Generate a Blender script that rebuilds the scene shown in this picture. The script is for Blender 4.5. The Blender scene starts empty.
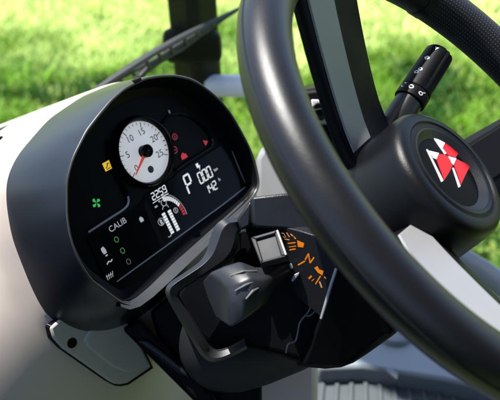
import bpy, bmesh, math, random
import numpy as np
from mathutils import Vector, Matrix
C = bpy.context
scn = C.scene
random.seed(4)
rng = np.random.default_rng(4)

# ------------------------------------------------------------------ camera, sky, sun, exposure
FPX = 900.0                       # focal length in photo pixels (photo 500 x 400)
PITCH = math.radians(35.6)
CAM = Vector((0, 0, 2.65))
XC = Vector((1, 0, 0))
UPC = Vector((0, math.sin(PITCH), math.cos(PITCH)))
FWC = Vector((0, math.cos(PITCH), -math.sin(PITCH)))
cam = bpy.data.cameras.new('camera')
camo = bpy.data.objects.new('camera', cam)
scn.collection.objects.link(camo)
camo.matrix_world = Matrix(((1, 0, 0, CAM.x), (0, UPC.y, -FWC.y, CAM.y), (0, UPC.z, -FWC.z, CAM.z), (0, 0, 0, 1)))
cam.sensor_fit = 'HORIZONTAL'
cam.sensor_width = 36.0
cam.lens = FPX / 500.0 * 36.0
cam.clip_start = 0.02
cam.clip_end = 2000
cam.dof.use_dof = True
cam.dof.focus_distance = 0.77
cam.dof.aperture_fstop = 10.0
scn.camera = camo

SUN_EL, SUN_AZ = math.radians(69), math.radians(-58)
w = bpy.data.worlds.new('World')
scn.world = w
w.use_nodes = True
nt = w.node_tree
bg = nt.nodes['Background']
sky = nt.nodes.new('ShaderNodeTexSky')
sky.sky_type = 'NISHITA'
sky.sun_disc = False
sky.sun_elevation = SUN_EL
sky.sun_rotation = SUN_AZ
nt.links.new(sky.outputs[0], bg.inputs[0])
bg.inputs[1].default_value = 0.12
sl = bpy.data.lights.new('sun', 'SUN')
sl.energy = 4.5
sl.angle = math.radians(0.6)
sl.color = (1.0, 0.97, 0.92)
so = bpy.data.objects.new('sun', sl)
scn.collection.objects.link(so)
SUNV = Vector((math.cos(SUN_EL) * math.sin(SUN_AZ), math.cos(SUN_EL) * math.cos(SUN_AZ), math.sin(SUN_EL)))
so.rotation_euler = SUNV.to_track_quat('Z', 'Y').to_euler()
so.location = (0, 0, 8)
scn.view_settings.view_transform = 'Standard'
scn.view_settings.look = 'None'
scn.view_settings.gamma = 1.0
scn.view_settings.use_curve_mapping = False
scn.view_settings.exposure = 1.6

# ------------------------------------------------------------------ frames
def cw(v):                         # camera-frame metres (x right, y down, z ahead) -> world
    return CAM + XC * v[0] - UPC * v[1] + FWC * v[2]
def cd(v):
    return XC * v[0] - UPC * v[1] + FWC * v[2]
def P(px, py, z):                  # a measured point: photo position and its real distance
    return cw(((px - 250) / FPX * z, (py - 200) / FPX * z, z))
class Frame:
    def __init__(s, o, x, y, z):
        s.o, s.x, s.y, s.z = Vector(o), Vector(x).normalized(), Vector(y).normalized(), Vector(z).normalized()
    def pt(s, a, b, c=0.0):        # millimetres
        return s.o + (s.x * a + s.y * b + s.z * c) * 0.001
    def uv(s, px, py, h=0.0):      # where the sight line of a photo position meets the plane at height h mm
        d = cw(((px - 250) / FPX, (py - 200) / FPX, 1.0)) - CAM
        q = s.o + s.z * (h * 0.001)
        t = (q - CAM).dot(s.z) / d.dot(s.z)
        p = CAM + d * t - s.o
        return (p.dot(s.x) * 1000, p.dot(s.y) * 1000)
def plane3(a, b, c):               # frame through three measured points, x along a->b, z towards the viewer
    x = (b - a).normalized()
    z = x.cross(c - a).normalized()
    if z.dot(CAM - a) < 0:
        z = -z
    return Frame(a, x, z.cross(x), z)
# steering wheel frame (centre of the rim, x/y in the rim plane, z towards the driver)
_n = cd((0.58466972, -0.54493236, -0.60100752)).normalized()
_c = cw((0.16347249, -0.0331162, 0.66808518))
_e1 = cd((-0.75624067, -0.63428222, -0.16058055)).normalized()
WH = Frame(_c, _e1, _n.cross(_e1), _n)
# instrument cluster frame (centre of the dial, x right, y up, z towards the driver)
_nc = cd((0.66164376, -0.11256699, -0.74132058)).normalized()
_r = cd((0.63021455, -0.45220142, 0.63114459))
_r = (_r - _nc * _r.dot(_nc)).normalized()
CL = Frame(P(142.82, 151.97, 0.88), _r, _nc.cross(_r), _nc)
# vehicle frame
RV = Vector((0.63, 0.776, 0)).normalized()
FV = Vector((-RV.y, RV.x, 0))
VZ = Vector((0, 0, 1))

# ------------------------------------------------------------------ materials
MATS = {}
def mat(name, col, rough=0.5, metal=0.0, var=0.12, vscale=40, bump=0.0, bscale=900, spec=0.5, rvar=0.1, coat=0.0, emit=None, estr=1.0):
    if name in MATS:
        return MATS[name]
    m = bpy.data.materials.new(name)
    m.use_nodes = True
    t = m.node_tree
    b = t.nodes['Principled BSDF']
    b.inputs['Metallic'].default_value = metal
    b.inputs['Specular IOR Level'].default_value = spec
    b.inputs['Coat Weight'].default_value = coat
    tc = t.nodes.new('ShaderNodeTexCoord')
    n1 = t.nodes.new('ShaderNodeTexNoise')
    n1.inputs['Scale'].default_value = vscale
    n1.inputs['Detail'].default_value = 5
    t.links.new(tc.outputs['Object'], n1.inputs['Vector'])
    mx = t.nodes.new('ShaderNodeMix')
    mx.data_type = 'RGBA'
    c = np.array(col[:3])
    mx.inputs[6].default_value = (*(c * (1 - var)), 1)
    mx.inputs[7].default_value = (*np.minimum(c * (1 + var), 1), 1)
    t.links.new(n1.outputs['Fac'], mx.inputs[0])
    t.links.new(mx.outputs[2], b.inputs['Base Color'])
    mr = t.nodes.new('ShaderNodeMapRange')
    mr.inputs['To Min'].default_value = max(rough - rvar, 0.02)
    mr.inputs['To Max'].default_value = min(rough + rvar, 1)
    t.links.new(n1.outputs['Fac'], mr.inputs['Value'])
    t.links.new(mr.outputs[0], b.inputs['Roughness'])
    if bump > 0:
        n2 = t.nodes.new('ShaderNodeTexNoise')
        n2.inputs['Scale'].default_value = bscale
        n2.inputs['Detail'].default_value = 3
        t.links.new(tc.outputs['Object'], n2.inputs['Vector'])
        bp = t.nodes.new('ShaderNodeBump')
        bp.inputs['Strength'].default_value = bump
        bp.inputs['Distance'].default_value = 0.0006
        t.links.new(n2.outputs['Fac'], bp.inputs['Height'])
        t.links.new(bp.outputs[0], b.inputs['Normal'])
    if emit:
        b.inputs['Emission Color'].default_value = (*emit, 1)
        b.inputs['Emission Strength'].default_value = estr
    MATS[name] = m
    return m
M_RIM = mat('rim_rubber', (0.006, 0.0065, 0.008), 0.33, bump=0.25, bscale=1600, spec=0.31, rvar=0.05)
M_HUB = mat('hub_plastic', (0.003, 0.0033, 0.004), 0.36, bump=0.25, bscale=1400, spec=0.17, rvar=0.06)
M_BLACK = mat('black_plastic', (0.0025, 0.0026, 0.0032), 0.45, bump=0.3, bscale=1200, spec=0.05)
M_HOOD = mat('hood_plastic', (0.006, 0.0075, 0.0115), 0.32, bump=0.08, bscale=1500, rvar=0.03, spec=0.40)
M_GLOSS = mat('gloss_black', (0.003, 0.003, 0.004), 0.14, rvar=0.03, spec=0.07)
M_PANEL = mat('bezel_black', (0.003, 0.0032, 0.004), 0.4, spec=0.06)
M_CHAMF = mat('chamfer_grey', (0.020, 0.023, 0.026), 0.35, rvar=0.06, spec=0.3)
M_LIP = mat('lip_grey', (0.035, 0.035, 0.036), 0.35, spec=0.4)
M_BEIGE = mat('dash_beige', (0.385, 0.325, 0.278), 0.5, var=0.05, bump=0.06, bscale=1400)
M_BRACK = mat('bracket_grey', (0.31, 0.285, 0.265), 0.45, bump=0.3, bscale=1400)
M_DGREY = mat('dark_grey_plastic', (0.008, 0.0088, 0.0105), 0.36, spec=0.26, bump=0.3, bscale=1300)
M_LEVER = mat('lever_grey', (0.014, 0.0155, 0.018), 0.38, spec=0.3, bump=0.06, bscale=2500)
M_STEEL = mat('satin_metal', (0.62, 0.62, 0.62), 0.38, metal=0.9, var=0.05, rvar=0.06)
M_PLATE = mat('spoke_plate', (0.198, 0.200, 0.208), 0.40, spec=0.25, metal=0.25, var=0.05, rvar=0.08, bump=0.12, bscale=2500)
M_RIDGE = mat('ridge_grey', (0.14, 0.145, 0.15), 0.35)
M_LGREY = mat('light_grey_paint', (0.18, 0.205, 0.225), 0.45, var=0.06, bump=0.15)
M_MATF = mat('floor_mat_rubber', (0.045, 0.054, 0.060), 0.6, var=0.2, bump=0.4, bscale=500)
M_RUB = mat('wiper_rubber', (0.010, 0.010, 0.011), 0.55)
M_BADGE = mat('badge_black', (0.0015, 0.0015, 0.002), 0.3, spec=0.02)
M_RED = mat('badge_red', (0.42, 0.003, 0.006), 0.35, var=0.05, spec=0.15)
M_SPOKE = mat('spoke_black', (0.0035, 0.0037, 0.0045), 0.5, spec=0.08, bump=0.2, bscale=1400)
M_CHROME = mat('badge_silver', (0.86, 0.86, 0.88), 0.22, metal=0.35, var=0.02, rvar=0.05)
M_WHITE = mat('dial_white', (0.55, 0.56, 0.58), 0.5, var=0.02, emit=(1, 1, 1), estr=0.12)
M_INK = mat('dial_ink', (0.012, 0.012, 0.014), 0.5)
M_NEEDLE = mat('needle_red', (0.75, 0.06, 0.03), 0.4, emit=(1, 0.1, 0.05), estr=0.08)
M_LCD = mat('lcd_white', (0.6, 0.6, 0.6), 0.4, emit=(1, 1, 1), estr=0.2)
M_LCDD = mat('lcd_dim', (0.3, 0.3, 0.3), 0.4, emit=(0.8, 0.85, 0.9), estr=0.11)
M_LRED = mat('lamp_red', (0.25, 0.008, 0.008), 0.4, emit=(1, 0.03, 0.04), estr=0.13)
M_LREDD = mat('lamp_red_dim', (0.2, 0.01, 0.01), 0.4, emit=(1, 0.03, 0.04), estr=0.05)
M_LYEL = mat('lamp_yellow', (0.6, 0.4, 0.02), 0.4, emit=(1, 0.62, 0.03), estr=0.2)
M_LGRN = mat('lamp_green', (0.02, 0.3, 0.05), 0.4, emit=(0.06, 0.8, 0.14), estr=0.14)
M_LGRND = mat('lamp_green_dim', (0.05, 0.2, 0.05), 0.4, emit=(0.15, 0.6, 0.12), estr=0.07)
M_ORNG = mat('icon_orange', (0.35, 0.09, 0.005), 0.5, emit=(1, 0.27, 0.01), estr=0.11, spec=0.1)
M_TRIM = mat('pale_trim_line', (0.22, 0.23, 0.24), 0.3)
M_ICON = mat('icon_white', (0.5, 0.5, 0.5), 0.5)
M_MIRR = mat('window_glass_grey', (0.032, 0.032, 0.034), 0.5, spec=0.1)
M_DARKPAINT = mat('pillar_paint', (0.005, 0.0055, 0.0065), 0.4, spec=0.12)

def leather_mat():
    m = mat('perforated_leather', (0.006, 0.006, 0.0075), 0.5, bump=0.35, bscale=1100, spec=0.25)
    t = m.node_tree
    b = t.nodes['Principled BSDF']
    uv = t.nodes.new('ShaderNodeUVMap')
    def math_(op, a, bb=None):
        n = t.nodes.new('ShaderNodeMath')
        n.operation = op
        for i, v in enumerate((a, bb)):
            if v is None:
                continue
            if isinstance(v, (int, float)):
                n.inputs[i].default_value = v
            else:
                t.links.new(v, n.inputs[i])
        return n.outputs[0]
    vm = t.nodes.new('ShaderNodeVectorMath')
    vm.operation = 'FRACTION'
    t.links.new(uv.outputs[0], vm.inputs[0])
    v2 = t.nodes.new('ShaderNodeVectorMath')
    v2.operation = 'DISTANCE'
    t.links.new(vm.outputs[0], v2.inputs[0])
    v2.inputs[1].default_value = (0.5, 0.5, 0)
    dot = math_('LESS_THAN', v2.outputs['Value'], 0.2)
    mx = t.nodes.new('ShaderNodeMix')
    mx.data_type = 'RGBA'
    old = b.inputs['Base Color'].links[0].from_socket
    t.links.new(dot, mx.inputs[0])
    t.links.new(old, mx.inputs[6])
    mx.inputs[7].default_value = (0.055, 0.055, 0.06, 1)  # perforations paler: their specular specks are put into the colour
    t.links.new(mx.outputs[2], b.inputs['Base Color'])
    return m
M_LEATH = leather_mat()

def smooth3(p, n=4):
    out = []
    q = [Vector(a) for a in p]
    for i in range(len(q) - 1):
        p0, p1, p2, p3 = q[max(i - 1, 0)], q[i], q[i + 1], q[min(i + 2, len(q) - 1)]
        for k in range(n):
            t = k / n
            out.append(0.5 * ((2 * p1) + (p2 - p0) * t + (2 * p0 - 5 * p1 + 4 * p2 - p3) * t * t + (3 * p1 - p0 - 3 * p2 + p3) * t ** 3))
    out.append(q[-1])
    return out
# ------------------------------------------------------------------ mesh builder
def origin_of(o):
    p = Vector((0, 0, 0))
    while o is not None:
        p = p + o.location
        o = o.parent
    return p
class MB:
    def __init__(s):
        s.v, s.f, s.uv = [], [], {}
    def add(s, vs, fs, uvs=None):
        k = len(s.v)
        s.v += [Vector(p) for p in vs]
        if uvs:
            for i, q in enumerate(uvs):
                s.uv[k + i] = q
        s.f += [tuple(i + k for i in f) for f in fs]
        return s
    def prism(s, fr, poly, h0, h1, top_scale=1.0, holes=None):
        n = len(poly)
        cx = sum(p[0] for p in poly) / n
        cy = sum(p[1] for p in poly) / n
        a = [fr.pt(p[0], p[1], h0) for p in poly]
        b = [fr.pt(cx + (p[0] - cx) * top_scale, cy + (p[1] - cy) * top_scale, h1) for p in poly]
        fs = [tuple(range(n))[::-1], tuple(range(n, 2 * n))]
        fs += [(i, (i + 1) % n, n + (i + 1) % n, n + i) for i in range(n)]
        return s.add(a + b, fs)
    def hull2(s, A, B):            # loft between two point rings, capped
        n = len(A)
        fs = [tuple(range(n))[::-1], tuple(range(n, 2 * n))]
        fs += [(i, (i + 1) % n, n + (i + 1) % n, n + i) for i in range(n)]
        return s.add(list(A) + list(B), fs)
    def loft(s, rings, closed=True, cap0=False, cap1=False):
        n = len(rings[0])
        vs = [p for r in rings for p in r]
        fs = []
        for j in range(len(rings) - 1):
            for i in range(n if closed else n - 1):
                i2 = (i + 1) % n
                fs.append((j * n + i, j * n + i2, (j + 1) * n + i2, (j + 1) * n + i))
        if cap0:
            fs.append(tuple(range(n))[::-1])
        if cap1:
            fs.append(tuple(range((len(rings) - 1) * n, len(rings) * n)))
        return s.add(vs, fs)
    def tube(s, pts, rad, seg=12, cap=True, flat=1.0, ref=None, sq=0):
        pts = [Vector(p) for p in pts]
        rads = rad if isinstance(rad, (list, tuple)) else [rad] * len(pts)
        rings = []
        up = Vector(ref) if ref is not None else None
        prev = None
        for i, p in enumerate(pts):
            t = (pts[min(i + 1, len(pts) - 1)] - pts[max(i - 1, 0)]).normalized()
            if prev is None:
                a = up if up is not None else Vector((0.3, 0.5, 0.81))
            else:
                a = prev
            a = (a - t * a.dot(t)).normalized()
            prev = a
            b = t.cross(a)
            rings.append([p + (a * math.cos(q) + b * (math.sin(q) * flat)) * (rads[i] / ((abs(math.cos(q)) ** sq + abs(math.sin(q)) ** sq) ** (1 / sq) if sq else 1)) for q in [2 * math.pi * k / seg for k in range(seg)]])
        return s.loft(rings, True, cap, cap)
    def lathe(s, fr, prof, seg=96, cx=0, cy=0, cap1=False, cap0=False):
        rings = [[fr.pt(cx + r * math.cos(2 * math.pi * k / seg), cy + r * math.sin(2 * math.pi * k / seg), h) for k in range(seg)] for r, h in prof]
        return s.loft(rings, True, cap0, cap1)
    def disc(s, fr, r, h, cx=0, cy=0, seg=48):
        return s.add([fr.pt(cx + r * math.cos(2 * math.pi * k / seg), cy + r * math.sin(2 * math.pi * k / seg), h) for k in range(seg)], [tuple(range(seg))])
    def box(s, o, x, y, z, sx, sy, sz):
        x, y, z = Vector(x), Vector(y), Vector(z)
        vs = [Vector(o) + x * (sx * (i & 1)) + y * (sy * (i >> 1 & 1)) + z * (sz * (i >> 2)) for i in range(8)]
        return s.add(vs, [(0, 2, 3, 1), (4, 5, 7, 6), (0, 1, 5, 4), (2, 6, 7, 3), (0, 4, 6, 2), (1, 3, 7, 5)])
    def stroke(s, fr, pts, wd, h0, h1):   # a bar along each segment of a polyline lying in the frame
        for (a, b) in zip(pts[:-1], pts[1:]):
            dx, dy = b[0] - a[0], b[1] - a[1]
            l = math.hypot(dx, dy) or 1
            nx, ny = -dy / l * wd / 2, dx / l * wd / 2
            s.prism(fr, [(a[0] + nx, a[1] + ny), (a[0] - nx, a[1] - ny), (b[0] - nx, b[1] - ny), (b[0] + nx, b[1] + ny)], h0, h1)
        return s
    def build(s, name, m, parent=None, bevel=0.0, seg=2, smooth=True, angle=35, subsurf=0, loc=None):
        me = bpy.data.meshes.new(name)
        if parent is None:
            base = Vector(loc) if loc is not None else sum(s.v, Vector()) / len(s.v)
        else:
            base = origin_of(parent)
        me.from_pydata([tuple(p - base) for p in s.v], [], s.f)
        bm = bmesh.new()
        bm.from_mesh(me)
        bmesh.ops.recalc_face_normals(bm, faces=bm.faces)
        bm.to_mesh(me)
        bm.free()
        if s.uv:
            lay = me.uv_layers.new(name='UVMap')
            for lp in me.loops:
                lay.data[lp.index].uv = s.uv.get(lp.vertex_index, (0, 0))
        me.materials.append(m)
        if smooth:
            me.shade_smooth()
            if not subsurf:
                me.set_sharp_from_angle(angle=math.radians(angle))
        o = bpy.data.objects.new(name, me)
        scn.collection.objects.link(o)
        if parent is None:
            o.location = base
        else:
            o.parent = parent
        if bevel > 0:
            md = o.modifiers.new('bevel', 'BEVEL')
            md.width = bevel
            md.segments = seg
            md.limit_method = 'ANGLE'
            md.angle_limit = math.radians(28)
            md.harden_normals = False
        if subsurf:
            md = o.modifiers.new('subsurf', 'SUBSURF')
            md.levels = md.render_levels = subsurf
        return o
def tag(o, label=None, cat=None, group=None, kind=None):
    for k, v in (('label', label), ('category', cat), ('group', group), ('kind', kind)):
        if v:
            o[k] = v
    return o
def empty(name, loc, label, cat, group=None):
    o = bpy.data.objects.new(name, None)
    o.empty_display_size = 0.05
    scn.collection.objects.link(o)
    o.location = loc
    return tag(o, label, cat, group)
def text_into(mb, fr, txt, x, y, size, h, shear=0.0, depth=0.25, rot=0.0, sx=1.0):
    cu = bpy.data.curves.new('lettering', 'FONT')
    cu.body = txt
    cu.size = size
    cu.align_x, cu.align_y = 'CENTER', 'CENTER'
    cu.shear = shear
    cu.resolution_u = 4
    ob = bpy.data.objects.new('lettering', cu)
    scn.collection.objects.link(ob)
    dg = C.evaluated_depsgraph_get()
    me = bpy.data.meshes.new_from_object(ob.evaluated_get(dg))
    cr, sr = math.cos(rot), math.sin(rot)
    vs = []
    for v in me.vertices:
        a, b = v.co.x * sx, v.co.y
        vs.append(fr.pt(x + a * cr - b * sr, y + a * sr + b * cr, h))
    mb.add(vs, [tuple(p.vertices) for p in me.polygons])
    bpy.data.objects.remove(ob)
    bpy.data.curves.remove(cu)
    bpy.data.meshes.remove(me)
SEG = {'0': 'abcdef', '1': 'bc', '2': 'abged', '3': 'abgcd', '4': 'fgbc', '5': 'afgcd', '6': 'afgedc', '7': 'abc', '8': 'abcdefg', '9': 'abcdfg', 'P': 'abefg'}
def seg7(mb, fr, txt, x, y, wd, ht, pitch, th, h, shear=0.12):
    for k, ch in enumerate(txt):
        ox = x + k * pitch
        q = lambda a, b: (ox + a * wd + shear * b * ht, y + b * ht)
        g = 0.04
        L = {'a': ((0, 1), (1, 1)), 'b': ((1, 1 - g), (1, .5 + g)), 'c': ((1, .5 - g), (1, g)), 'd': ((0, 0), (1, 0)),
             'e': ((0, .5 - g), (0, g)), 'f': ((0, 1 - g), (0, .5 + g)), 'g': ((0.08, .5), (.92, .5))}
        for s_ in SEG[ch]:
            mb.stroke(fr, [q(*L[s_][0]), q(*L[s_][1])], th, h, h + 0.25)

# ================================================================== SETTING: ground and grass
def ground_mat():
    m = bpy.data.materials.new('lawn_soil')
    m.use_nodes = True
    t = m.node_tree
    b = t.nodes['Principled BSDF']
    b.inputs['Roughness'].default_value = 0.9
    tc = t.nodes.new('ShaderNodeTexCoord')
    n = t.nodes.new('ShaderNodeTexNoise')
    n.inputs['Scale'].default_value = 1.6
    n.inputs['Detail'].default_value = 8
    n.inputs['Roughness'].default_value = 0.65
    t.links.new(tc.outputs['Object'], n.inputs['Vector'])
    r = t.nodes.new('ShaderNodeValToRGB')
    e = r.color_ramp.elements
    e[0].position, e[0].color = 0.36, (0.035, 0.085, 0.008, 1)
    e[1].position, e[1].color = 0.66, (0.17, 0.22, 0.03, 1)
    t.links.new(n.outputs['Fac'], r.inputs[0])
    t.links.new(r.outputs[0], b.inputs['Base Color'])
    return m
g = MB()
g.add([(-600, -600, 0), (600, -600, 0), (600, 600, 0), (-600, 600, 0)], [(0, 1, 2, 3)])
tag(g.build('ground', ground_mat(), smooth=False, loc=(0, 0, 0)), 'lawn soil under bright grass', kind='structure')

def grass_mat():
    m = bpy.data.materials.new('grass_blade')
    m.use_nodes = True
    t = m.node_tree
    b = t.nodes['Principled BSDF']
    b.inputs['Roughness'].default_value = 0.5
    b.inputs['Specular IOR Level'].default_value = 0.3
    tc = t.nodes.new('ShaderNodeTexCoord')
    n = t.nodes.new('ShaderNodeTexNoise')
    n.inputs['Scale'].default_value = 1.5
    n.inputs['Detail'].default_value = 3
    n.inputs['Roughness'].default_value = 0.5
    t.links.new(tc.outputs['Object'], n.inputs['Vector'])
    # sun glare put into the colour: blades turn paler further out
    sp = t.nodes.new('ShaderNodeSeparateXYZ')
    t.links.new(tc.outputs['Object'], sp.inputs[0])
    mr = t.nodes.new('ShaderNodeMapRange')
    mr.inputs['From Min'].default_value = 4.7
    mr.inputs['From Max'].default_value = 6.0
    mr.inputs['To Min'].default_value = -0.02
    mr.inputs['To Max'].default_value = 0.38
    t.links.new(sp.outputs[1], mr.inputs['Value'])
    ad = t.nodes.new('ShaderNodeMath')
    ad.operation = 'ADD'
    t.links.new(n.outputs['Fac'], ad.inputs[0])
    t.links.new(mr.outputs[0], ad.inputs[1])
    r = t.nodes.new('ShaderNodeValToRGB')
    e = r.color_ramp.elements
    e[0].position, e[0].color = 0.41, (0.022, 0.085, 0.008, 1)
    e[1].position, e[1].color = 0.80, (0.68, 0.78, 0.28, 1)
    k = r.color_ramp.elements.new(0.54)
    k.color = (0.155, 0.31, 0.018, 1)
    t.links.new(ad.outputs[0], r.inputs[0])
    gi = t.nodes.new('ShaderNodeNewGeometry')
    hv = t.nodes.new('ShaderNodeHueSaturation')
    m2 = t.nodes.new('ShaderNodeMapRange')
    m2.inputs['To Min'].default_value = 0.75
    m2.inputs['To Max'].default_value = 1.25
    t.links.new(gi.outputs['Random Per Island'], m2.inputs['Value'])
    t.links.new(m2.outputs[0], hv.inputs['Value'])
    t.links.new(r.outputs[0], hv.inputs['Color'])
    t.links.new(hv.outputs[0], b.inputs['Base Color'])
    tr = t.nodes.new('ShaderNodeBsdfTranslucent')
    t.links.new(hv.outputs[0], tr.inputs[0])
    mx = t.nodes.new('ShaderNodeMixShader')
    mx.inputs[0].default_value = 0.3
    out = t.nodes['Material Output']
    t.links.new(b.outputs[0], mx.inputs[1])
    t.links.new(tr.outputs[0], mx.inputs[2])
    t.links.new(mx.outputs[0], out.inputs[0])
    return m
def grass():
    N = 90000
    x = rng.uniform(-3.6, 4.2, N)
    y = rng.uniform(2.2, 8.5, N)
    clump = np.sin(x * 5.1 + 1.7 * np.sin(y * 3.3)) * np.sin(y * 6.3 + 1.3 * np.sin(x * 4.7))
    hgt = 0.045 + 0.04 * rng.random(N) + 0.03 * np.maximum(clump, 0)
    a = rng.uniform(0, 2 * np.pi, N)
    wd = rng.uniform(0.004, 0.011, N)
    lean = rng.uniform(0.4, 1.3, N) * hgt
    b_ = rng.uniform(0, 2 * np.pi, N)
    dx, dy = np.cos(a) * wd, np.sin(a) * wd
    lx, ly = np.cos(b_) * lean, np.sin(b_) * lean
    v = np.zeros((N, 5, 3))
    v[:, 0] = np.stack([x - dx, y - dy, 0 * x], 1)
    v[:, 1] = np.stack([x + dx, y + dy, 0 * x], 1)
    v[:, 2] = np.stack([x + dx * .8 + lx * .35, y + dy * .8 + ly * .35, hgt * .6], 1)
    v[:, 3] = np.stack([x - dx * .8 + lx * .35, y - dy * .8 + ly * .35, hgt * .6], 1)
    v[:, 4] = np.stack([x + lx, y + ly, hgt], 1)
    i = np.arange(N) * 5
    quads = np.stack([i, i + 1, i + 2, i + 3], 1)
    tris = np.stack([i + 3, i + 2, i + 4], 1)
    me = bpy.data.meshes.new('grass')
    me.vertices.add(N * 5)
    me.vertices.foreach_set('co', v.reshape(-1))
    me.loops.add(N * 7)
    li = np.concatenate([quads.reshape(-1), tris.reshape(-1)])
    me.loops.foreach_set('vertex_index', li.astype(np.int32))
    me.polygons.add(N * 2)
    st = np.concatenate([np.arange(N) * 4, N * 4 + np.arange(N) * 3])
    me.polygons.foreach_set('loop_start', st.astype(np.int32))
    me.update(calc_edges=True)
    me.validate()
    me.materials.append(grass_mat())
    o = bpy.data.objects.new('grass', me)
    scn.collection.objects.link(o)
    tag(o, 'sunlit blurred green lawn seen through the cab windows', 'grass', kind='stuff')
grass()

# ================================================================== CAB: floor, pillar, windscreen, rails
FLOOR_Z = P(400, 365, 1.53).z
o_ = P(400, 365, 1.53)
fl = MB()
VF = Frame((o_.x, o_.y, FLOOR_Z), RV, FV, VZ)
fl.prism(VF, [VF.uv(a, b) for a, b in ((-150, 296), (520, 296), (720, 500), (720, 1000), (-150, 1000))], -60, 0)
tag(fl.build('floor', M_MATF, bevel=0.004), 'cab floor', kind='structure')

def on_floor(px, py, h=0.0):
    return VF.uv(px, py, h)
# ribbed mat
mm = MB()
q = [on_floor(300, 362), on_floor(455, 372), on_floor(520, 430), on_floor(300, 430)]
mm.prism(VF, q, 0.5, 9)
A0, A1, B0, B1 = Vector(on_floor(318, 368)), Vector(on_floor(480, 376)), Vector(on_floor(310, 430)), Vector(on_floor(500, 430))
for k in range(12):
    t0 = (k + 0.5) / 12
    a, b = A0.lerp(A1, t0), B0.lerp(B1, t0)
    mm.stroke(VF, [tuple(a), tuple(b)], 8, 9, 13.5)
floor_mat = tag(mm.build('floor_mat', M_MATF, bevel=0.0015), 'dark blue grey ribbed rubber mat on the cab floor below the wheel', 'floor mat')
# light grey step platform with round cap
st = empty('floor_step', VF.pt(0, 0, 0), 'pale blue grey raised platform with round cap behind the ribbed mat', 'step')
s1 = MB()
s1.prism(VF, [on_floor(318, 368, 45), on_floor(362, 366, 45), on_floor(445, 379, 45), on_floor(520, 395, 45), on_floor(520, 296, 45), on_floor(318, 296, 45)], 0, 45)
s1.build('platform', M_LGREY, st, bevel=0.006)
cxy = on_floor(395, 331, 52)
s2 = MB()
s2.lathe(VF, [(0.5, 60), (20, 59), (28, 55), (32, 47), (32, 45)], 48, *cxy)
s2.build('round_cap', M_LGREY, st)
s3 = MB()
s3.prism(VF, [on_floor(388, 368, 47), on_floor(398, 374, 47), on_floor(397, 380, 47), on_floor(386, 371, 47)], 45, 50)
s3.build('clip', M_RIDGE, st, bevel=0.001)

# front pillar
pb = P(192.0, 0, 1.43)
PF = Frame((pb.x, pb.y, 0), RV, FV, VZ)
pil = empty('cab_pillar', (pb.x, pb.y, FLOOR_Z), 'black upright cab pillar behind the windscreen wiper', 'pillar')
m_ = MB()
sec = [(-33, -22), (-22, -33), (22, -33), (33, -22), (33, 22), (22, 33), (-22, 33), (-33, 22)]
lean = 22
zs = [FLOOR_Z * 1000, 3300]
m_.loft([[PF.pt(a + lean * (pb.z * 1000 - zz) / 200 * 0.5, b, zz) for a, b in sec] for zz in zs], True, True, True)
m_.build('post', M_DARKPAINT, pil, bevel=0.006)
hc = P(193, 46, 1.45)
xh = RV.copy()
xh = (cd((1, 0.0, 0.0)) * 0.9 + cd((0, 0, 1)) * 0.1).normalized()
HF = Frame(hc, VZ.cross(xh), VZ, xh)
m_ = MB()
m_.lathe(HF, [(0.5, -49), (16, -48), (24, -44), (28, -36), (28, 34), (24, 42), (16, 46), (0.5, 47)], 40)
m_.build('hinge_barrel', M_BLACK, pil)
# horizontal rail
rl = MB()
rl.tube([P(205, 86, 1.50), P(225, 86, 1.50), P(260, 86, 1.47), P(292, 83, 1.44)], 0.019, 20)
rail = tag(rl.build('cab_rail', mat('rail_white', (0.62, 0.66, 0.70), 0.45)), 'pale grey horizontal cab rail running right from the black pillar', 'rail')

# unseen slabs added overhead to shade the interior, open ahead for the sun
WF = Frame((WH.o.x, WH.o.y, 0), RV, FV, VZ)
rz = WH.o.z * 1000 + 1050
cab = empty('cab_light_blocker', WF.pt(-100, -1450, FLOOR_Z * 1000), 'unseen dark cab shell added to block sun, sky and grass reflections', 'cab')
m_ = MB()
m_.prism(WF, [(-1150, -1500), (800, -1500), (800, 120), (-1150, 120)], rz, rz + 90)
m_.prism(WF, [(300, 560), (717, 560), (717, 1500), (300, 1500)], rz, rz + 90)  # front slab placed to keep direct sun off the floor
m_.prism(WF, [(720, 117), (800, 117), (800, 1500), (720, 1500)], rz + 3, rz + 87)
m_.build('roof_blocker', M_DARKPAINT, cab, bevel=0.01)
m_ = MB()
m_.prism(WF, [(-1150, -1497), (800, -1497), (800, -1440), (-1150, -1440)], FLOOR_Z * 1000, rz - 3)
m_.build('rear_blocker', M_DARKPAINT, cab, bevel=0.01)  # unseen, added without windows to block light from behind
m_ = MB()
m_.prism(WF, [(-1150, -1437), (-1090, -1437), (-1090, 1700), (-1150, 1700)], FLOOR_Z * 1000 - 900, FLOOR_Z * 1000 + 820)
m_.build('side_blocker', M_DARKPAINT, cab, bevel=0.01)  # unseen, carried far forward to keep grass reflections off the hood

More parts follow.
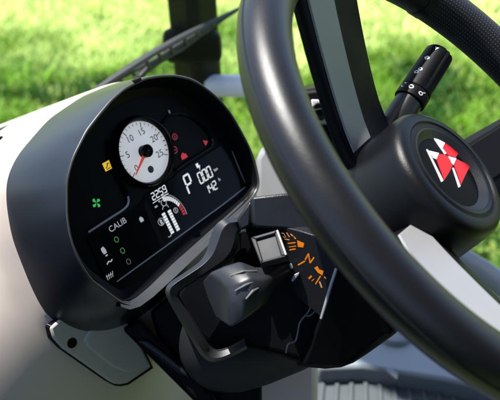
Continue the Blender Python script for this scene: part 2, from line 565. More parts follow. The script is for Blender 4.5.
# windscreen (thin real pane)
def glass_mat():
    m = bpy.data.materials.new('clear_glass')
    m.use_nodes = True
    t = m.node_tree
    t.nodes.remove(t.nodes['Principled BSDF'])
    tr = t.nodes.new('ShaderNodeBsdfTransparent')
    tr.inputs[0].default_value = (0.97, 0.985, 0.975, 1)
    gl = t.nodes.new('ShaderNodeBsdfGlossy')
    gl.inputs['Roughness'].default_value = 0.02
    lw_ = t.nodes.new('ShaderNodeLayerWeight')
    pw = t.nodes.new('ShaderNodeMath')
    pw.operation = 'POWER'
    pw.inputs[1].default_value = 5
    t.links.new(lw_.outputs['Facing'], pw.inputs[0])
    fr = t.nodes.new('ShaderNodeMath')
    fr.operation = 'MULTIPLY_ADD'
    fr.inputs[1].default_value = 0.2
    fr.inputs[2].default_value = 0.003
    t.links.new(pw.outputs[0], fr.inputs[0])
    mx = t.nodes.new('ShaderNodeMixShader')
    t.links.new(fr.outputs[0], mx.inputs[0])
    t.links.new(tr.outputs[0], mx.inputs[1])
    t.links.new(gl.outputs[0], mx.inputs[2])
    t.links.new(mx.outputs[0], t.nodes['Material Output'].inputs[0])
    return m
SCR = plane3(P(100, 88, 1.20), P(100, 88, 1.20) + RV, P(100, 88, 1.20) + VZ * 0.97 + FV * 0.12)
# SCR.x = across the cab, SCR.y = up the screen, SCR.z = towards the driver
ws = MB()
ws.prism(SCR, [(-520, -60), (330, -60), (330, 620), (-520, 620)], 24, 28)
tag(ws.build('windscreen', glass_mat(), smooth=False), 'clear windscreen pane between the dash and the wiper', 'windscreen')

# wiper
wp = empty('windscreen_wiper', P(139, 78, 1.2), 'black windscreen wiper slanting up from behind the instrument hood', 'wiper')
def S(px, py, h=0):
    return SCR.pt(*SCR.uv(px, py, h), h)
m_ = MB()
n_ = 20
up_ = [S(96 + (239 - 96) * k / n_, 90 + (9 - 90) * k / n_ - 4.5 * math.sin(math.pi * k / n_), 8) for k in range(n_ + 1)]
m_.tube(up_, [0.0026 + 0.0018 * math.sin(math.pi * min(1, k / n_ + .12)) for k in range(n_ + 1)], 8, flat=1.6)
m_.build('rubber_blade', M_RUB, wp)
m_ = MB()
low = [(238, 10, 2), (226, 17, 0), (213, 25.5, -4), (200, 34, -6), (182, 47.5, -7), (164, 58, -7), (150, 67, -4), (139, 77, -2)]
m_.tube([S(a, b, h) for a, b, h in low], [0.002, 0.003, 0.004, 0.0045, 0.005, 0.005, 0.0042, 0.003], 8)
m_.tube([S(a, b, h) for a, b, h in [(206, 28, -2), (190, 38, -4), (172, 49, -4), (155, 60, -2), (132, 72, 2), (110, 84, 6)]], [0.0015, 0.0032, 0.003, 0.003, 0.0028, 0.0015], 8)
for a, b in (((213, 22), (214, 26)), ((196, 31), (199, 36)), ((184, 38), (187, 45)), ((170, 46), (173, 53)), ((158, 53), (162, 60)), ((146, 61), (150, 68)), ((130, 70), (134, 75)), ((118, 77), (121, 81))):
    m_.tube([S(*a, 4), S(*b, -4)], 0.0028, 8)
m_.build('blade_frame', M_RUB, wp)
m_ = MB()
m_.tube([S(206, 30.5, -12), S(190, 41, -14), S(164, 57, -14), S(145, 70, -12), S(139, 77, -12), S(128, 92, -12), S(110, 116, -12)], [0.0035, 0.0045, 0.005, 0.0055, 0.006, 0.0065, 0.007], 10)
m_.build('wiper_arm', M_BLACK, wp)
m_ = MB()
m_.prism(SCR, [SCR.uv(197, 32, -8), SCR.uv(206, 27, -8), SCR.uv(209, 30, -8), SCR.uv(200, 36, -8)], -14, -3)
m_.build('arm_clip', M_DGREY, wp, bevel=0.001)

# right-hand sill / fender piece seen past the hub
m_ = MB()
m_.tube([P(440, 245, 1.30), P(486, 273, 1.26), P(530, 305, 1.2)], 0.016, 16, flat=0.8)
tag(m_.build('door_sill', M_LGREY), 'pale grey door sill rail at the right edge below the hub', 'sill')
m_ = MB()
m_.tube([P(440, 176, 1.30), P(490, 178, 1.28), P(540, 180, 1.26)], 0.0105, 12)
tag(m_.build('grab_bar', M_LGREY), 'thin pale grey bar at the right edge just below the far wheel spoke', 'bar')

# ================================================================== DASHBOARD and instrument cluster outlines
def lip_h(u):
    return 14 + 18 * (u + 105) / 170
LIP_PX = [(66, 216), (66, 180), (72, 158), (86, 130), (100, 112), (112, 98), (125, 87), (145, 77), (160, 74.5), (175, 74), (190, 77), (200, 82), (212, 91), (222, 100), (233, 114), (242, 130), (250, 145), (256, 160), (260, 178), (261, 188), (252, 201), (220, 230), (190, 258), (160, 287), (140, 304), (130, 308), (118, 302), (100, 288), (91, 282), (78, 261), (70, 240)]
lip = []
for a, b in LIP_PX:
    h = 25
    for _ in range(6):
        u = CL.uv(a, b, h)
        h = lip_h(u[1])
    lip.append(u)
CX, CY = -8.0, -28.0
SEAM = [(-47, 66), (-96, 49), (-116, 35), (-127, 17), (-139, -15), (-145, -62), (-146, -95), (-134, -117), (-113, -136), (-88, -149), (-55, -153), (0, -150), (60, -140), (105, -115), (124, -80), (128, -40), (120, 5), (100, 37), (75, 57), (45, 68), (0, 71)]
NPT = 180
def polar(pts, smooth=3):
    # resample a closed outline by angle about (CX, CY)
    out = []
    n = len(pts)
    for k in range(NPT):
        th = 2 * math.pi * k / NPT
        dx, dy = math.cos(th), math.sin(th)
        best = None
        for i in range(n):
            ax, ay = pts[i][0] - CX, pts[i][1] - CY
            bx, by = pts[(i + 1) % n][0] - CX, pts[(i + 1) % n][1] - CY
            ex, ey = bx - ax, by - ay
            den = dx * ey - dy * ex
            if abs(den) < 1e-9:
                continue
            t = (ax * ey - ay * ex) / den
            s_ = (ax * dy - ay * dx) / den
            if t > 0 and -1e-6 <= s_ <= 1 + 1e-6:
                best = t if best is None else max(best, t)
        out.append(best)
    r = np.array(out)
    for _ in range(smooth):
        r = 0.25 * np.roll(r, 1) + 0.5 * r + 0.25 * np.roll(r, -1)
    return r
RL = polar(lip)
RS = polar(SEAM, 8)
TH = np.arange(NPT) * 2 * np.pi / NPT
def ring(r, d=0.0, h=0.0):
    # outline radius r (array) pushed outward by d mm (array or number) along its normal, at height h (array or number)
    x, y = CX + r * np.cos(TH), CY + r * np.sin(TH)
    tx, ty = np.roll(x, -1) - np.roll(x, 1), np.roll(y, -1) - np.roll(y, 1)
    l = np.hypot(tx, ty)
    x2, y2 = x + ty / l * d, y - tx / l * d
    h = h + 0 * x2
    return [CL.pt(x2[k], y2[k], h[k]) for k in range(NPT)]
HL = np.array([lip_h(CY + RL[k] * math.sin(TH[k])) for k in range(NPT)])

dash = empty('dashboard', CL.pt(0, -140, -90), 'cream dashboard cowl wrapped around the black instrument hood', 'dashboard')
bot = np.clip((0.35 - np.sin(TH)) / 1.35, 0, 1)
bot = bot * bot * (3 - 2 * bot)
rowsT = [(-9, -42), (2, -54), (12, -58), (19, -70), (23, -105), (25, -190), (25, -330)]
rowsB = [(-9, -42), (3, -55), (18, -59), (48, -68), (110, -95), (190, -140), (300, -260)]
m_ = MB()
thd = np.degrees(TH)
tsc = np.interp(thd, [0, 60, 95, 118, 135, 150, 165, 190, 360], [0.3, 0.1, 0.06, 0.06, 0.2, 0.6, 0.9, 1.0, 0.3])
m_.loft([ring(RS, np.where(np.array(dt) < 0, dt, dt * tsc) * (1 - bot) + db * bot, ht * (1 - bot) + hb * bot) for (dt, ht), (db, hb) in zip(rowsT, rowsB)])
m_.build('cowl', M_BEIGE, dash, angle=60)
# seal strip where the dash meets the windscreen, small vent slot and groove on the cream top
m_ = MB()
m_.tube([P(-8, 134, 0.985), P(8, 128, 0.995), P(26, 121.5, 1.005), P(46, 114, 1.015)], 0.0035, 8)
m_.build('screen_seal', M_RUB, dash)
m_ = MB()
m_.tube([P(-6, 142, 0.93), P(3, 139.5, 0.935)], 0.004, 8, flat=0.8)
m_.build('vent_slot', M_BLACK, dash)
# grey trim bracket with a hole under the hood
_bx = (CL.x + CL.z * 0.12).normalized()
_by = CL.y + CL.z * 0.20
_by = (_by - _bx * _by.dot(_bx)).normalized()
BR = Frame(CL.pt(-105, -128, -45.5), _bx, _by, _bx.cross(_by))
def K_(l, z):
    return [P(a, b, z) for a, b in l]
def bpx(l, h):
    return [BR.uv(a, b, h) for a, b in l]
outl = [(50, 328), (53, 338.5), (62, 348.5), (87, 366), (109, 381.5), (115, 384.5), (121, 385), (128, 383.5), (152, 367), (141, 345), (128, 322), (90, 318), (64, 316)]
m_ = MB()
m_.prism(BR, bpx(outl, 0), -12, 0)
br = m_.build('trim_bracket', M_BRACK, dash, bevel=0.0025)
big = [(49, 328), (51.5, 339.2), (61, 349.4), (86, 367), (108.2, 382.4), (114.5, 385.7), (121, 386.3), (128.7, 384.6), (153.4, 368), (141, 343), (128, 322), (90, 318), (60, 316)]
m_ = MB()
m_.prism(BR, bpx(big, -2), -13, -2)
m_.build('shadow_gap', M_BLACK, br)
m_ = MB()
m_.prism(BR, bpx([(83, 322), (90, 331), (84, 340), (88, 348), (100, 358), (113, 368), (128, 374), (152, 366.3), (141, 344.5), (128, 322)], 2.5), -3, 2.5, 0.99)
m_.build('raised_pad', M_BRACK, br, bevel=0.003, seg=3)
hx = BR.uv(72.3, 343, 0.5)
m_ = MB()
m_.lathe(BR, [(5.2, -0.2), (5.0, 0.7), (4.2, 0.8), (3.6, 0.4), (0.2, 0.3)], 32, *hx)
m_.build('screw_hole', M_BLACK, br)
m_ = MB()
lc = [(255, 352), (300, 352), (318.5, 364), (317, 415), (250, 415)]
m_.hull2(K_(lc, 1.06), K_(lc, 1.25))
m_.build('lower_console', M_BEIGE, dash, bevel=0.008)
# right-hand end of the dash: dark switch block on a light grey side panel
m_ = MB()
sp_ = [(256, 158), (263, 146), (275, 139), (330, 128), (348, 150), (348, 250), (256, 250)]
m_.hull2([P(a, b, 1.02) for a, b in sp_], [P(a + 4, b - 4, 1.20) for a, b in sp_])
m_.build('side_panel', mat('side_panel_grey', (0.20, 0.205, 0.215), 0.45), dash, bevel=0.006)
m_ = MB()
sp_ = [(297, 91), (330, 86), (345, 90), (352, 165), (310, 165), (300, 130)]
m_.hull2([P(a, b, 0.96) for a, b in sp_], [P(a + 6, b - 6, 1.10) for a, b in sp_])
sb = m_.build('switch_block', M_BLACK, dash, bevel=0.005)
fz = Frame(P(320, 112, 0.955), cd((1, 0.05, 0.2)), cd((0.05, -1, 0.1)), cd((-0.2, -0.1, -1)))
m_ = MB()
m_.prism(fz, [(-11, 13), (12, 14), (14, -12), (-6, -13)], -8, 2)
m_.build('switch_plate', M_BRACK, sb, bevel=0.002)
m_ = MB()
m_.lathe(fz, [(9.5, 1), (9.5, 5), (8.5, 7), (6.5, 7), (6, 5), (0.3, 5)], 32)
m_.prism(fz, [(-7, -2), (7, 1), (7, 3), (-7, 0)], 5, 11)
m_.build('key_switch', M_DGREY, sb, bevel=0.0006)

# ================================================================== INSTRUMENT CLUSTER
clu = empty('instrument_cluster', CL.pt(0, -60, -40), 'black hooded instrument cluster with white dial and lit displays', 'instrument panel')
m_ = MB()
m_.loft([ring(RS, 0, -52.0), ring(RS * .97 + RL * .03, 0, -50 * .97 + HL * .03), ring(RS * .6 + RL * .4, 0.8, -50 * .6 + HL * .4), ring(RS * .25 + RL * .75, 0.8, -50 * .25 + HL * .75), ring(RL, 0.6, HL - 5), ring(RL, -0.2, HL - 0.8)])
hood = m_.build('hood', M_HOOD, clu, angle=50)
m_ = MB()
m_.loft([ring(RL, -0.2, HL - 0.8), ring(RL, -0.9, HL + 0.1), ring(RL, -2.0, HL + 0.1), ring(RL, -2.8, HL - 1.2)])
m_.build('lip', M_LIP, hood, angle=80)
m_ = MB()
m_.loft([ring(RL, -2.8, HL - 1.2), ring(RL, -4.5, HL - 5), ring(RL, -6, HL * 0.6), ring(RL, -7, 2 + 0 * HL), ring(RL, -16, -1.5 + 0 * HL)])
m_.build('inner_wall', M_PANEL, hood, angle=40)
m_ = MB()
rr = ring(RL, -15.5, -1.0)
m_.add(rr, [tuple(range(NPT))])
bez = m_.build('bezel', M_PANEL, clu, smooth=False)
m_ = MB()
m_.hull2(K_([(133, 80.5), (140.5, 77), (142, 80), (135, 84)], 0.842), K_([(131, 80.5), (139, 76.5), (141, 80), (134, 84)], 0.862))
m_.build('hood_clip', M_BLACK, hood, bevel=0.0006)
# grey chamfer strip along the lower edge of the opening
ch_top = [(120, 300.5), (129, 301.5), (137, 297), (150, 286), (172, 264.5), (195, 244), (220, 221.5), (244, 200), (250, 193)]
ch_bot = [(121, 306.5), (130, 309.5), (140, 306.5), (153, 297), (176, 276), (200, 253), (225, 229), (250, 206), (258, 196)]
A, B, A2, B2 = [], [], [], []
for (a, b), (c, d) in zip(ch_top, ch_bot):
    h1, h0 = 15.0, 20.0
    A.append(CL.pt(*CL.uv(a, b, 9), 9)); B.append(CL.pt(*CL.uv(c, d, 17.5), 17.5))
    A2.append(CL.pt(*CL.uv(a, b, 9), 2)); B2.append(CL.pt(*CL.uv(c, d, 17.5), 9))
m_ = MB()
m_.loft([A, B, B2, A2], closed=False)
m_.build('chamfer_strip', M_CHAMF, clu, angle=30)

# dial
dial = MB().lathe(CL, [(30.3, -0.5), (30.3, 1.2), (29.8, 1.5), (0.2, 1.5)], 96).build('dial', M_WHITE, clu)
m_ = MB()
m_.lathe(CL, [(30.2, 1.6), (31.0, 5.5), (32.2, 7.0), (33.8, 6.5), (35.5, 3.0), (36.5, -0.8)], 96)
m_.build('dial_ring', M_GLOSS, dial)
a0, a25 = 213.0, -31.0
m_ = MB()
for k in range(26):
    a = math.radians(a0 + (a25 - a0) * k / 25)
    r0, wd = (24.0, 0.75) if k % 5 == 0 else (26.6, 0.45)
    m_.stroke(CL, [(r0 * math.cos(a), r0 * math.sin(a)), (29.2 * math.cos(a), 29.2 * math.sin(a))], wd, 1.52, 1.7)
for k, t_ in enumerate(('0', '5', '10', '15', '20', '25')):
    a = math.radians(a0 + (a25 - a0) * k / 5)
    text_into(m_, CL, t_, 19.3 * math.cos(a), 19.3 * math.sin(a), 9.2, 1.72, sx=1.0)
m_.disc(CL, 3.6, 1.7, -1.7, -18.5)
m_.build('dial_numerals', M_INK, dial, smooth=False)
m_ = MB()
for k in (22, 23, 24):
    a = math.radians(a0 + (a25 - a0) * (k + .0) / 25)
    m_.stroke(CL, [(26.8 * math.cos(a), 26.8 * math.sin(a)), (29.2 * math.cos(a), 29.2 * math.sin(a))], 1.0, 1.75, 1.9)
m_.build('red_marks', M_RED, dial, smooth=False)
m_ = MB()
an = math.radians(213)
ca, sa = math.cos(an), math.sin(an)
m_.hull2([CL.pt(2 * sa, -2 * ca, 5), CL.pt(-2 * sa, 2 * ca, 5), CL.pt(27.5 * ca - .5 * sa, 27.5 * sa + .5 * ca, 5), CL.pt(27.5 * ca + .5 * sa, 27.5 * sa - .5 * ca, 5)],
         [CL.pt(1.6 * sa, -1.6 * ca, 6.2), CL.pt(-1.6 * sa, 1.6 * ca, 6.2), CL.pt(27.2 * ca - .3 * sa, 27.2 * sa + .3 * ca, 5.8), CL.pt(27.2 * ca + .3 * sa, 27.2 * sa - .3 * ca, 5.8)])
m_.build('needle', M_NEEDLE, dial)
m_ = MB()
m_.lathe(CL, [(6.4, 1.6), (6.4, 8.5), (5.6, 9.6), (0.2, 9.8)], 40)
m_.build('needle_cap', M_GLOSS, dial)

# pods (raised lips around the two icon wings)
def curve2(pts, n=8):
    pts = [Vector((a, b)) for a, b in pts]
    out = []
    for i in range(len(pts) - 1):
        p0, p1, p2, p3 = pts[max(i - 1, 0)], pts[i], pts[i + 1], pts[min(i + 2, len(pts) - 1)]
        for k in range(n):
            t = k / n
            out.append(0.5 * ((2 * p1) + (p2 - p0) * t + (2 * p0 - 5 * p1 + 4 * p2 - p3) * t * t + (3 * p1 - p0 - 3 * p2 + p3) * t ** 3))
    out.append(pts[-1])
    return out
m_ = MB()
m_.tube([CL.pt(p.x, p.y, 1.2) for p in curve2([(-95, -38.2), (-70, -38.0), (-49, -37.8), (-41.5, -34.8), (-38.5, -28), (-37.5, -18), (-38.5, -4), (-36.5, 10), (-31, 22)])], 0.9, 8) if False else None
lw = curve2([(-95, -38.2), (-70, -38.0), (-49, -37.8), (-41.5, -34.8), (-38.7, -29)])
m_.tube([CL.pt(p.x, p.y, 0.6) for p in lw], 0.0011, 8)
m_.build('wing_trim_highlight', M_TRIM, clu)
m_ = MB()
lw2 = curve2([(-38.7, -29), (-38.2, -18), (-38.8, 0), (-36.5, 14), (-30, 26)])
m_.tube([CL.pt(p.x, p.y, 0.6) for p in lw2], 0.0022, 8)
m_.build('wing_rim', M_GLOSS, clu)
m_ = MB()
rw = curve2([(27, -33), (40, -32.3), (60, -32.2), (78, -32), (84, -29.5), (86.5, -24), (85, -14), (78, 0), (68, 11), (52, 18), (38, 15)])
m_.tube([CL.pt(p.x, p.y, 0.6) for p in rw], 0.0016, 8)
m_.build('wing_rim', M_GLOSS, clu)
m_ = MB()
m_.tube([CL.pt(p.x, p.y, 1.2) for p in curve2([(60, -32.2), (78, -32), (84, -29.5), (86.5, -24)])], 0.0009, 8)
m_.build('wing_trim_highlight', M_TRIM, clu)  # pale line drawn as the highlight on the right pod's rim

# display glass
lcd = MB().prism(CL, [(-98, -43), (-42, -43), (-28, -42), (-20, -37.5), (20, -37.5), (28, -36), (95, -36), (104, -48), (101, -86), (92, -92), (-90, -92), (-101, -82)], -0.5, 0.6).build('display', M_GLOSS, clu, bevel=0.0004)
m_ = MB()
m_.stroke(CL, [(-92, -92.5), (-20, -91.5), (60, -90.3), (102, -88.5)], 1.0, 0.3, 1.6)
m_.stroke(CL, [(104.2, -48), (102, -86)], 0.7, 0.3, 1.4)
m_.build('display_trim', M_TRIM, lcd)
# crease strip on the glass between left and middle fields
m_ = MB()
m_.prism(CL, [(-27.5, -46), (-20.5, -40), (-25, -90), (-30.5, -90)], 0.62, 0.9)
m_.build('field_divider', M_PANEL, lcd)
# hours / rpm readouts
for nm_, ar in (('hour_readout', ('2259', -14.5, -46.2, 3.6, 6.8, 5.3, 0.9)), ('gear_letter', ('P', 29.0, -61.5, 7.6, 19.0, 9, 1.9)), ('speed_readout', ('000', 47.5, -58.8, 5.0, 11.0, 7.0, 1.25)), ('trip_readout', ('142', 49.0, -72.5, 4.2, 8.4, 6.0, 1.1))):
    m_ = MB()
    seg7(m_, CL, *ar, 0.7, shear=0.09)
    if nm_ == 'hour_readout':
        m_.stroke(CL, [(-16.5, -48.4), (5.5, -48.4)], 0.6, 0.7, 0.9)
    if nm_ == 'speed_readout':
        text_into(m_, CL, 'km', 73.5, -54.8, 4.6, 0.8)
        m_.prism(CL, [(52, -38.5), (55.5, -38.5), (55, -41.5), (57, -41.5), (54, -46.5), (54.6, -43), (52, -43)], 0.7, 0.9)
    if nm_ == 'trip_readout':
        text_into(m_, CL, 'h', 72.2, -65.8, 5.2, 0.8)
    m_.build(nm_, M_LCD, lcd, smooth=False)
for ar in (('888', 47.5, -58.8, 5.0, 11.0, 7.0, 1.15), ('8888', -14.5, -46.2, 3.6, 6.8, 5.3, 0.85), ('888', 49.0, -72.5, 4.2, 8.4, 6.0, 1.0)):
    m_ = MB()
    seg7(m_, CL, *ar, 0.402, shear=0.09)
    m_.build('unlit_segments', mat('lcd_unlit', (0.012, 0.013, 0.015), 0.4, spec=0.1), lcd, smooth=False)
# temperature arc, level bars
m_ = MB()
NA = 13
def arc_pt(t, r):
    a = math.radians(88 - 98 * t)
    return (-4.5 + r * math.cos(a) * 0.82, -72.5 + r * math.sin(a) * 1.06)
for k in range(NA):
    t0, t1 = k / NA + .012, (k + 1) / NA - .012
    if k < 9:
        m_.prism(CL, [arc_pt(t0, 18.3), arc_pt(t0, 22.6), arc_pt(t1, 22.6), arc_pt(t1, 18.3)], 0.7, 0.9)
for k in range(8):
    y = -85 + 2.9 * k
    m_.prism(CL, [(-12.8, y), (-8.6, y), (-8.6, y + 2.3), (-12.8, y + 2.3)], 0.7, 0.9)
    m_.prism(CL, [(-5.0, y - .8), (-0.8, y - .8), (-0.8, y + 1.5), (-5.0, y + 1.5)], 0.7, 0.9)
m_.build('level_bars', M_LCD, lcd, smooth=False)
m_ = MB()
for k in range(9, NA):
    t0, t1 = k / NA + .012, (k + 1) / NA - .012
    m_.prism(CL, [arc_pt(t0, 18.3), arc_pt(t0, 22.6), arc_pt(t1, 22.6), arc_pt(t1, 18.3)], 0.7, 0.9)
m_.build('red_zone', M_LRED, lcd, smooth=False)
m_ = MB()
pts = [arc_pt(k / 16, 24.2) for k in range(17)]
m_.stroke(CL, pts, 0.5, 0.7, 0.85)
text_into(m_, CL, 'CALIB', -63.5, -47.5, 8.2, 0.8, sx=1.0)
def ringstroke(mb, x, y, r, wd, h, n=16, sx=1.0):
    mb.stroke(CL, [(x + sx * r * math.cos(2 * math.pi * k / n), y + r * math.sin(2 * math.pi * k / n)) for k in range(n + 1)], wd, h, h + .2)
def rect(mb, x, y, a, b, h=0.7):
    mb.prism(CL, [(x - a / 2, y - b / 2), (x + a / 2, y - b / 2), (x + a / 2, y + b / 2), (x - a / 2, y + b / 2)], h, h + .2)
# fuel pump, thermometer, oil can, lamp symbols
rect(m_, -17.2, -68.5, 2.6, 4.4); rect(m_, -17.2, -71.3, 4.0, 0.6); ringstroke(m_, -17.2, -68.6, 3.7, 0.5, 0.7, 18)
ringstroke(m_, 4.6, -67.2, 2.6, 0.6, 0.7, 14); rect(m_, 4.6, -67.0, 0.8, 3.2)
m_.stroke(CL, [(-17.5, -85.5), (-15, -86.2), (-12.8, -85)], 0.8, 0.7, 0.9)
m_.stroke(CL, [(-16.5, -53.0), (-13, -53.0)], 1.6, 0.7, 0.9); m_.stroke(CL, [(-9.6, -50.4), (-7.6, -50.4)], 1.6, 0.7, 0.9)
ringstroke(m_, -4.5, -54.0, 3.2, 0.7, 0.7, 14)
m_.stroke(CL, [(-9.5, -59.0), (-6.5, -56.5)], 0.7, 0.7, 0.9); m_.stroke(CL, [(-2.5, -57), (-1.4, -60.5)], 0.7, 0.7, 0.9)
m_.prism(CL, [(-38.8, -58), (-34.8, -58), (-34.4, -55), (-36.6, -52.5), (-39, -54)], 0.7, 0.9)
m_.prism(CL, [(-91, -64), (-87.5, -64), (-87, -61), (-88, -57), (-91.2, -57.5), (-91.8, -60)], 0.7, 0.9); rect(m_, -89, -66, 2.6, 1.2)
m_.stroke(CL, [(-93, -73.5), (-90, -71.8), (-88, -73.2), (-85.5, -72)], 1.2, 0.7, 0.9)
for dx in (-3, -1, 1, 3):
    m_.stroke(CL, [(-96.5 + dx, -86.5), (-94.8 + dx * 1.3, -81.5)], 0.6, 0.7, 0.9)
m_.stroke(CL, [(-100, -83), (-93, -83.5)], 0.6, 0.7, 0.9)
m_.build('field_symbols', M_LCDD, lcd, smooth=False)
m_ = MB()
for x, y in ((-71.8, -58.6), (-71.3, -70.8)):
    ringstroke(m_, x, y, 2.6, 0.75, 0.7, 12, 0.85)
m_.build('green_ring', M_LGRND, lcd, smooth=False)
m_ = MB()
ringstroke(m_, -70.8, -83, 2.6, 0.6, 0.7, 12, 0.85)
m_.build('grey_ring', mat('lcd_faint', (0.1, 0.1, 0.1), 0.4, emit=(0.5, 0.7, 0.45), estr=0.035), lcd, smooth=False)
# warning lamps on the wings
m_ = MB()
fx, fy = CL.uv(96.2, 203, 0)
for k in range(4):
    a = math.pi / 2 * k + 0.3
    m_.prism(CL, [(fx + .4 * math.cos(a), fy + .4 * math.sin(a)), (fx + 4.6 * math.cos(a - .35), fy + 4.6 * math.sin(a - .35)), (fx + 5.2 * math.cos(a + .1), fy + 5.2 * math.sin(a + .1)), (fx + 3.8 * math.cos(a + .5), fy + 3.8 * math.sin(a + .5))], 0.2, 0.5)
m_.build('green_fan_lamp', M_LGRN, clu, smooth=False)
yx, yy = CL.uv(107.3, 166, 0)
m_ = MB()
m_.prism(CL, [(yx - 4.6, yy - 3.8), (yx + 4.2, yy - 4.2), (yx + 4.6, yy + 4.2), (yx - 4.2, yy + 4.4)], 0.2, 0.5)
yl = m_.build('yellow_lamp', M_LYEL, clu, smooth=False)
m_ = MB()
m_.stroke(CL, [(yx - 2.6, yy - 1.4), (yx - .2, yy + .2), (yx + .6, yy + 2.4), (yx + 2.6, yy + 1.6)], 0.9, 0.52, 0.7)
m_.stroke(CL, [(yx - 2.6, yy - 2.6), (yx + 2.2, yy - 2.6)], 0.7, 0.52, 0.7)
m_.build('lamp_symbol', M_INK, yl, smooth=False)
def lamp(px, py, m, k):
    x, y = CL.uv(px, py, 0)
    b_ = MB()
    if k == 0:
        ringstroke(b_, x, y, 3.0, 1.0, 0.2, 14); rect(b_, x, y, 1.2, 3.4, 0.2)
    elif k == 1:
        ringstroke(b_, x, y, 3.4, 1.0, 0.2, 14); rect(b_, x, y - .4, 3.2, 1.2, 0.2); rect(b_, x - 4.6, y, .8, 4, 0.2)
    elif k == 2:
        b_.prism(CL, [(x - 4, y - 2.5), (x + 4.2, y - 2.8), (x + 3.6, y + 1.6), (x + 1.4, y + 1.8), (x + 1, y + 3.6), (x - 1.4, y + 3.2), (x - 3.6, y + 1.2)], 0.2, 0.5)
    else:
        b_.prism(CL, [(x - 2.8, y + 3), (x + 3, y - .4), (x - 2.4, y - 3.4)], 0.2, 0.5)
    return b_.build('red_lamp', m, clu, smooth=False)
lamp(174.6, 136.8, M_LREDD, 0)
lamp(174.2, 150, M_LREDD, 1)
lamp(183.6, 156.2, M_LRED, 2)
lamp(205.6, 142, mat('lamp_red_mid', (0.3, 0.01, 0.01), 0.4, emit=(1, 0.03, 0.04), estr=0.10), 3)
m_ = MB()
x, y = CL.uv(169.2, 112, 0)
rect(m_, x, y, 2.2, 3.6, 0.3)
m_.build('light_sensor', M_ICON, clu, smooth=False)

# ================================================================== STEERING COLUMN
col = empty('steering_column', P(290, 300, 0.80), 'black plastic steering column cover under the wheel with orange lit symbols', 'steering column')
def K(l, z):
    return [P(a, b, z) for a, b in l]
core = [(212, 248), (237, 226), (262, 222), (320, 222), (352, 262), (360, 320), (340, 362), (305, 365), (280, 356), (246, 349), (216, 352), (188, 330), (172, 300), (184, 276)]
m_ = MB()
m_.hull2(K(core, 0.755), [P(a * .95 + 10, b * .95 + 18, 0.86) for a, b in core])
m_.build('core_cover', M_BLACK, col, bevel=0.006, seg=3)
m_ = MB()
side = [(337, 266), (352, 258), (380, 280), (404, 326), (396, 334), (390, 338.5), (368, 354), (354, 363), (342, 367.5), (326, 369), (300, 366.5), (312, 345), (322, 318)]
zs_ = [0.685, 0.66, 0.64, 0.66, .67, .675, .69, .70, .71, .715, .72, .71, .69]
m_.hull2([P(a, b, z) for (a, b), z in zip(side, zs_)], [P(a - 12, b - 2, z + 0.11) for (a, b), z in zip(side, zs_)])
m_.build('lower_cover', M_BLACK, col, bevel=0.005, seg=3)
m_ = MB()
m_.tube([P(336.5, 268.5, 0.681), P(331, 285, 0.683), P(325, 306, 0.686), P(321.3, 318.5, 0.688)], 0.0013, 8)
m_.build('edge_highlight', mat('edge_highlight_grey', (0.17, 0.175, 0.18), 0.35), col)  # pale tube drawn as the highlight along the cover's edge
m_ = MB()
m_.tube([P(a.x, a.y, 0.722) for a in smooth3([(a, b, 0) for a, b in [(286, 353), (288.5, 344), (295, 341.5), (297.5, 335), (299, 326), (301.5, 320), (308, 312.5), (313, 303), (318, 297.5), (319.5, 299), (316, 309), (311, 315), (306.5, 316)]])], 0.0009, 8)
m_.build('wire_clip', mat('clip_grey', (0.05, 0.052, 0.055), 0.35), col)
# upper block beside the wheel
m_ = MB()
fb = [(251.5, 197), (284, 193), (330, 198), (330, 236), (313, 231.5), (282, 229), (255, 227.5), (252.5, 222)]
m_.hull2([P(a, b, 0.70) for a, b in fb], [P(a + 5 - (14 if a < 260 else 0), b + (12 if b < 210 else 0), 0.78) for a, b in fb])
m_.build('upper_block', M_DGREY, col, bevel=0.0022, seg=3)
m_ = MB()
m_.hull2(K([(251.5, 199), (250.5, 226), (240, 231), (236.5, 219)], 0.712), K([(257, 203), (257, 224), (246, 229), (243, 217)], 0.76))
m_.build('block_cheek', M_DGREY, col, bevel=0.002)
# small framed window
WN = plane3(P(251, 238, 0.70), P(279, 230, 0.70), P(261, 264, 0.685))
fo = [WN.uv(*p) for p in ((251, 238.5), (279, 230.5), (288.5, 257), (261, 264.5))]
fi = [WN.uv(*p) for p in ((256.5, 240.2), (275, 234.8), (281.5, 256.5), (263, 261.5))]
m_ = MB()
for k in range(4):
    a, b, c_, d_ = fo[k], fo[(k + 1) % 4], fi[(k + 1) % 4], fi[k]
    m_.prism(WN, [a, b, c_, d_], -6, 2.0)
wf = m_.build('window_frame', mat('frame_dark', (0.014, 0.0145, 0.016), 0.5, spec=0.12), col, bevel=0.0008)
m_ = MB()
m_.prism(WN, fi, -4, -0.6)
m_.build('window_lens', M_MIRR, wf, bevel=0.0003)
m_ = MB()
m_.prism(WN, [WN.uv(*p) for p in ((276.5, 232.5), (278.5, 231.5), (287.5, 256.5), (285.5, 257.5))], 2.0, 3.2)
m_.build('frame_edge', mat('frame_edge_grey', (0.07, 0.072, 0.075), 0.35), wf, bevel=0.0004)
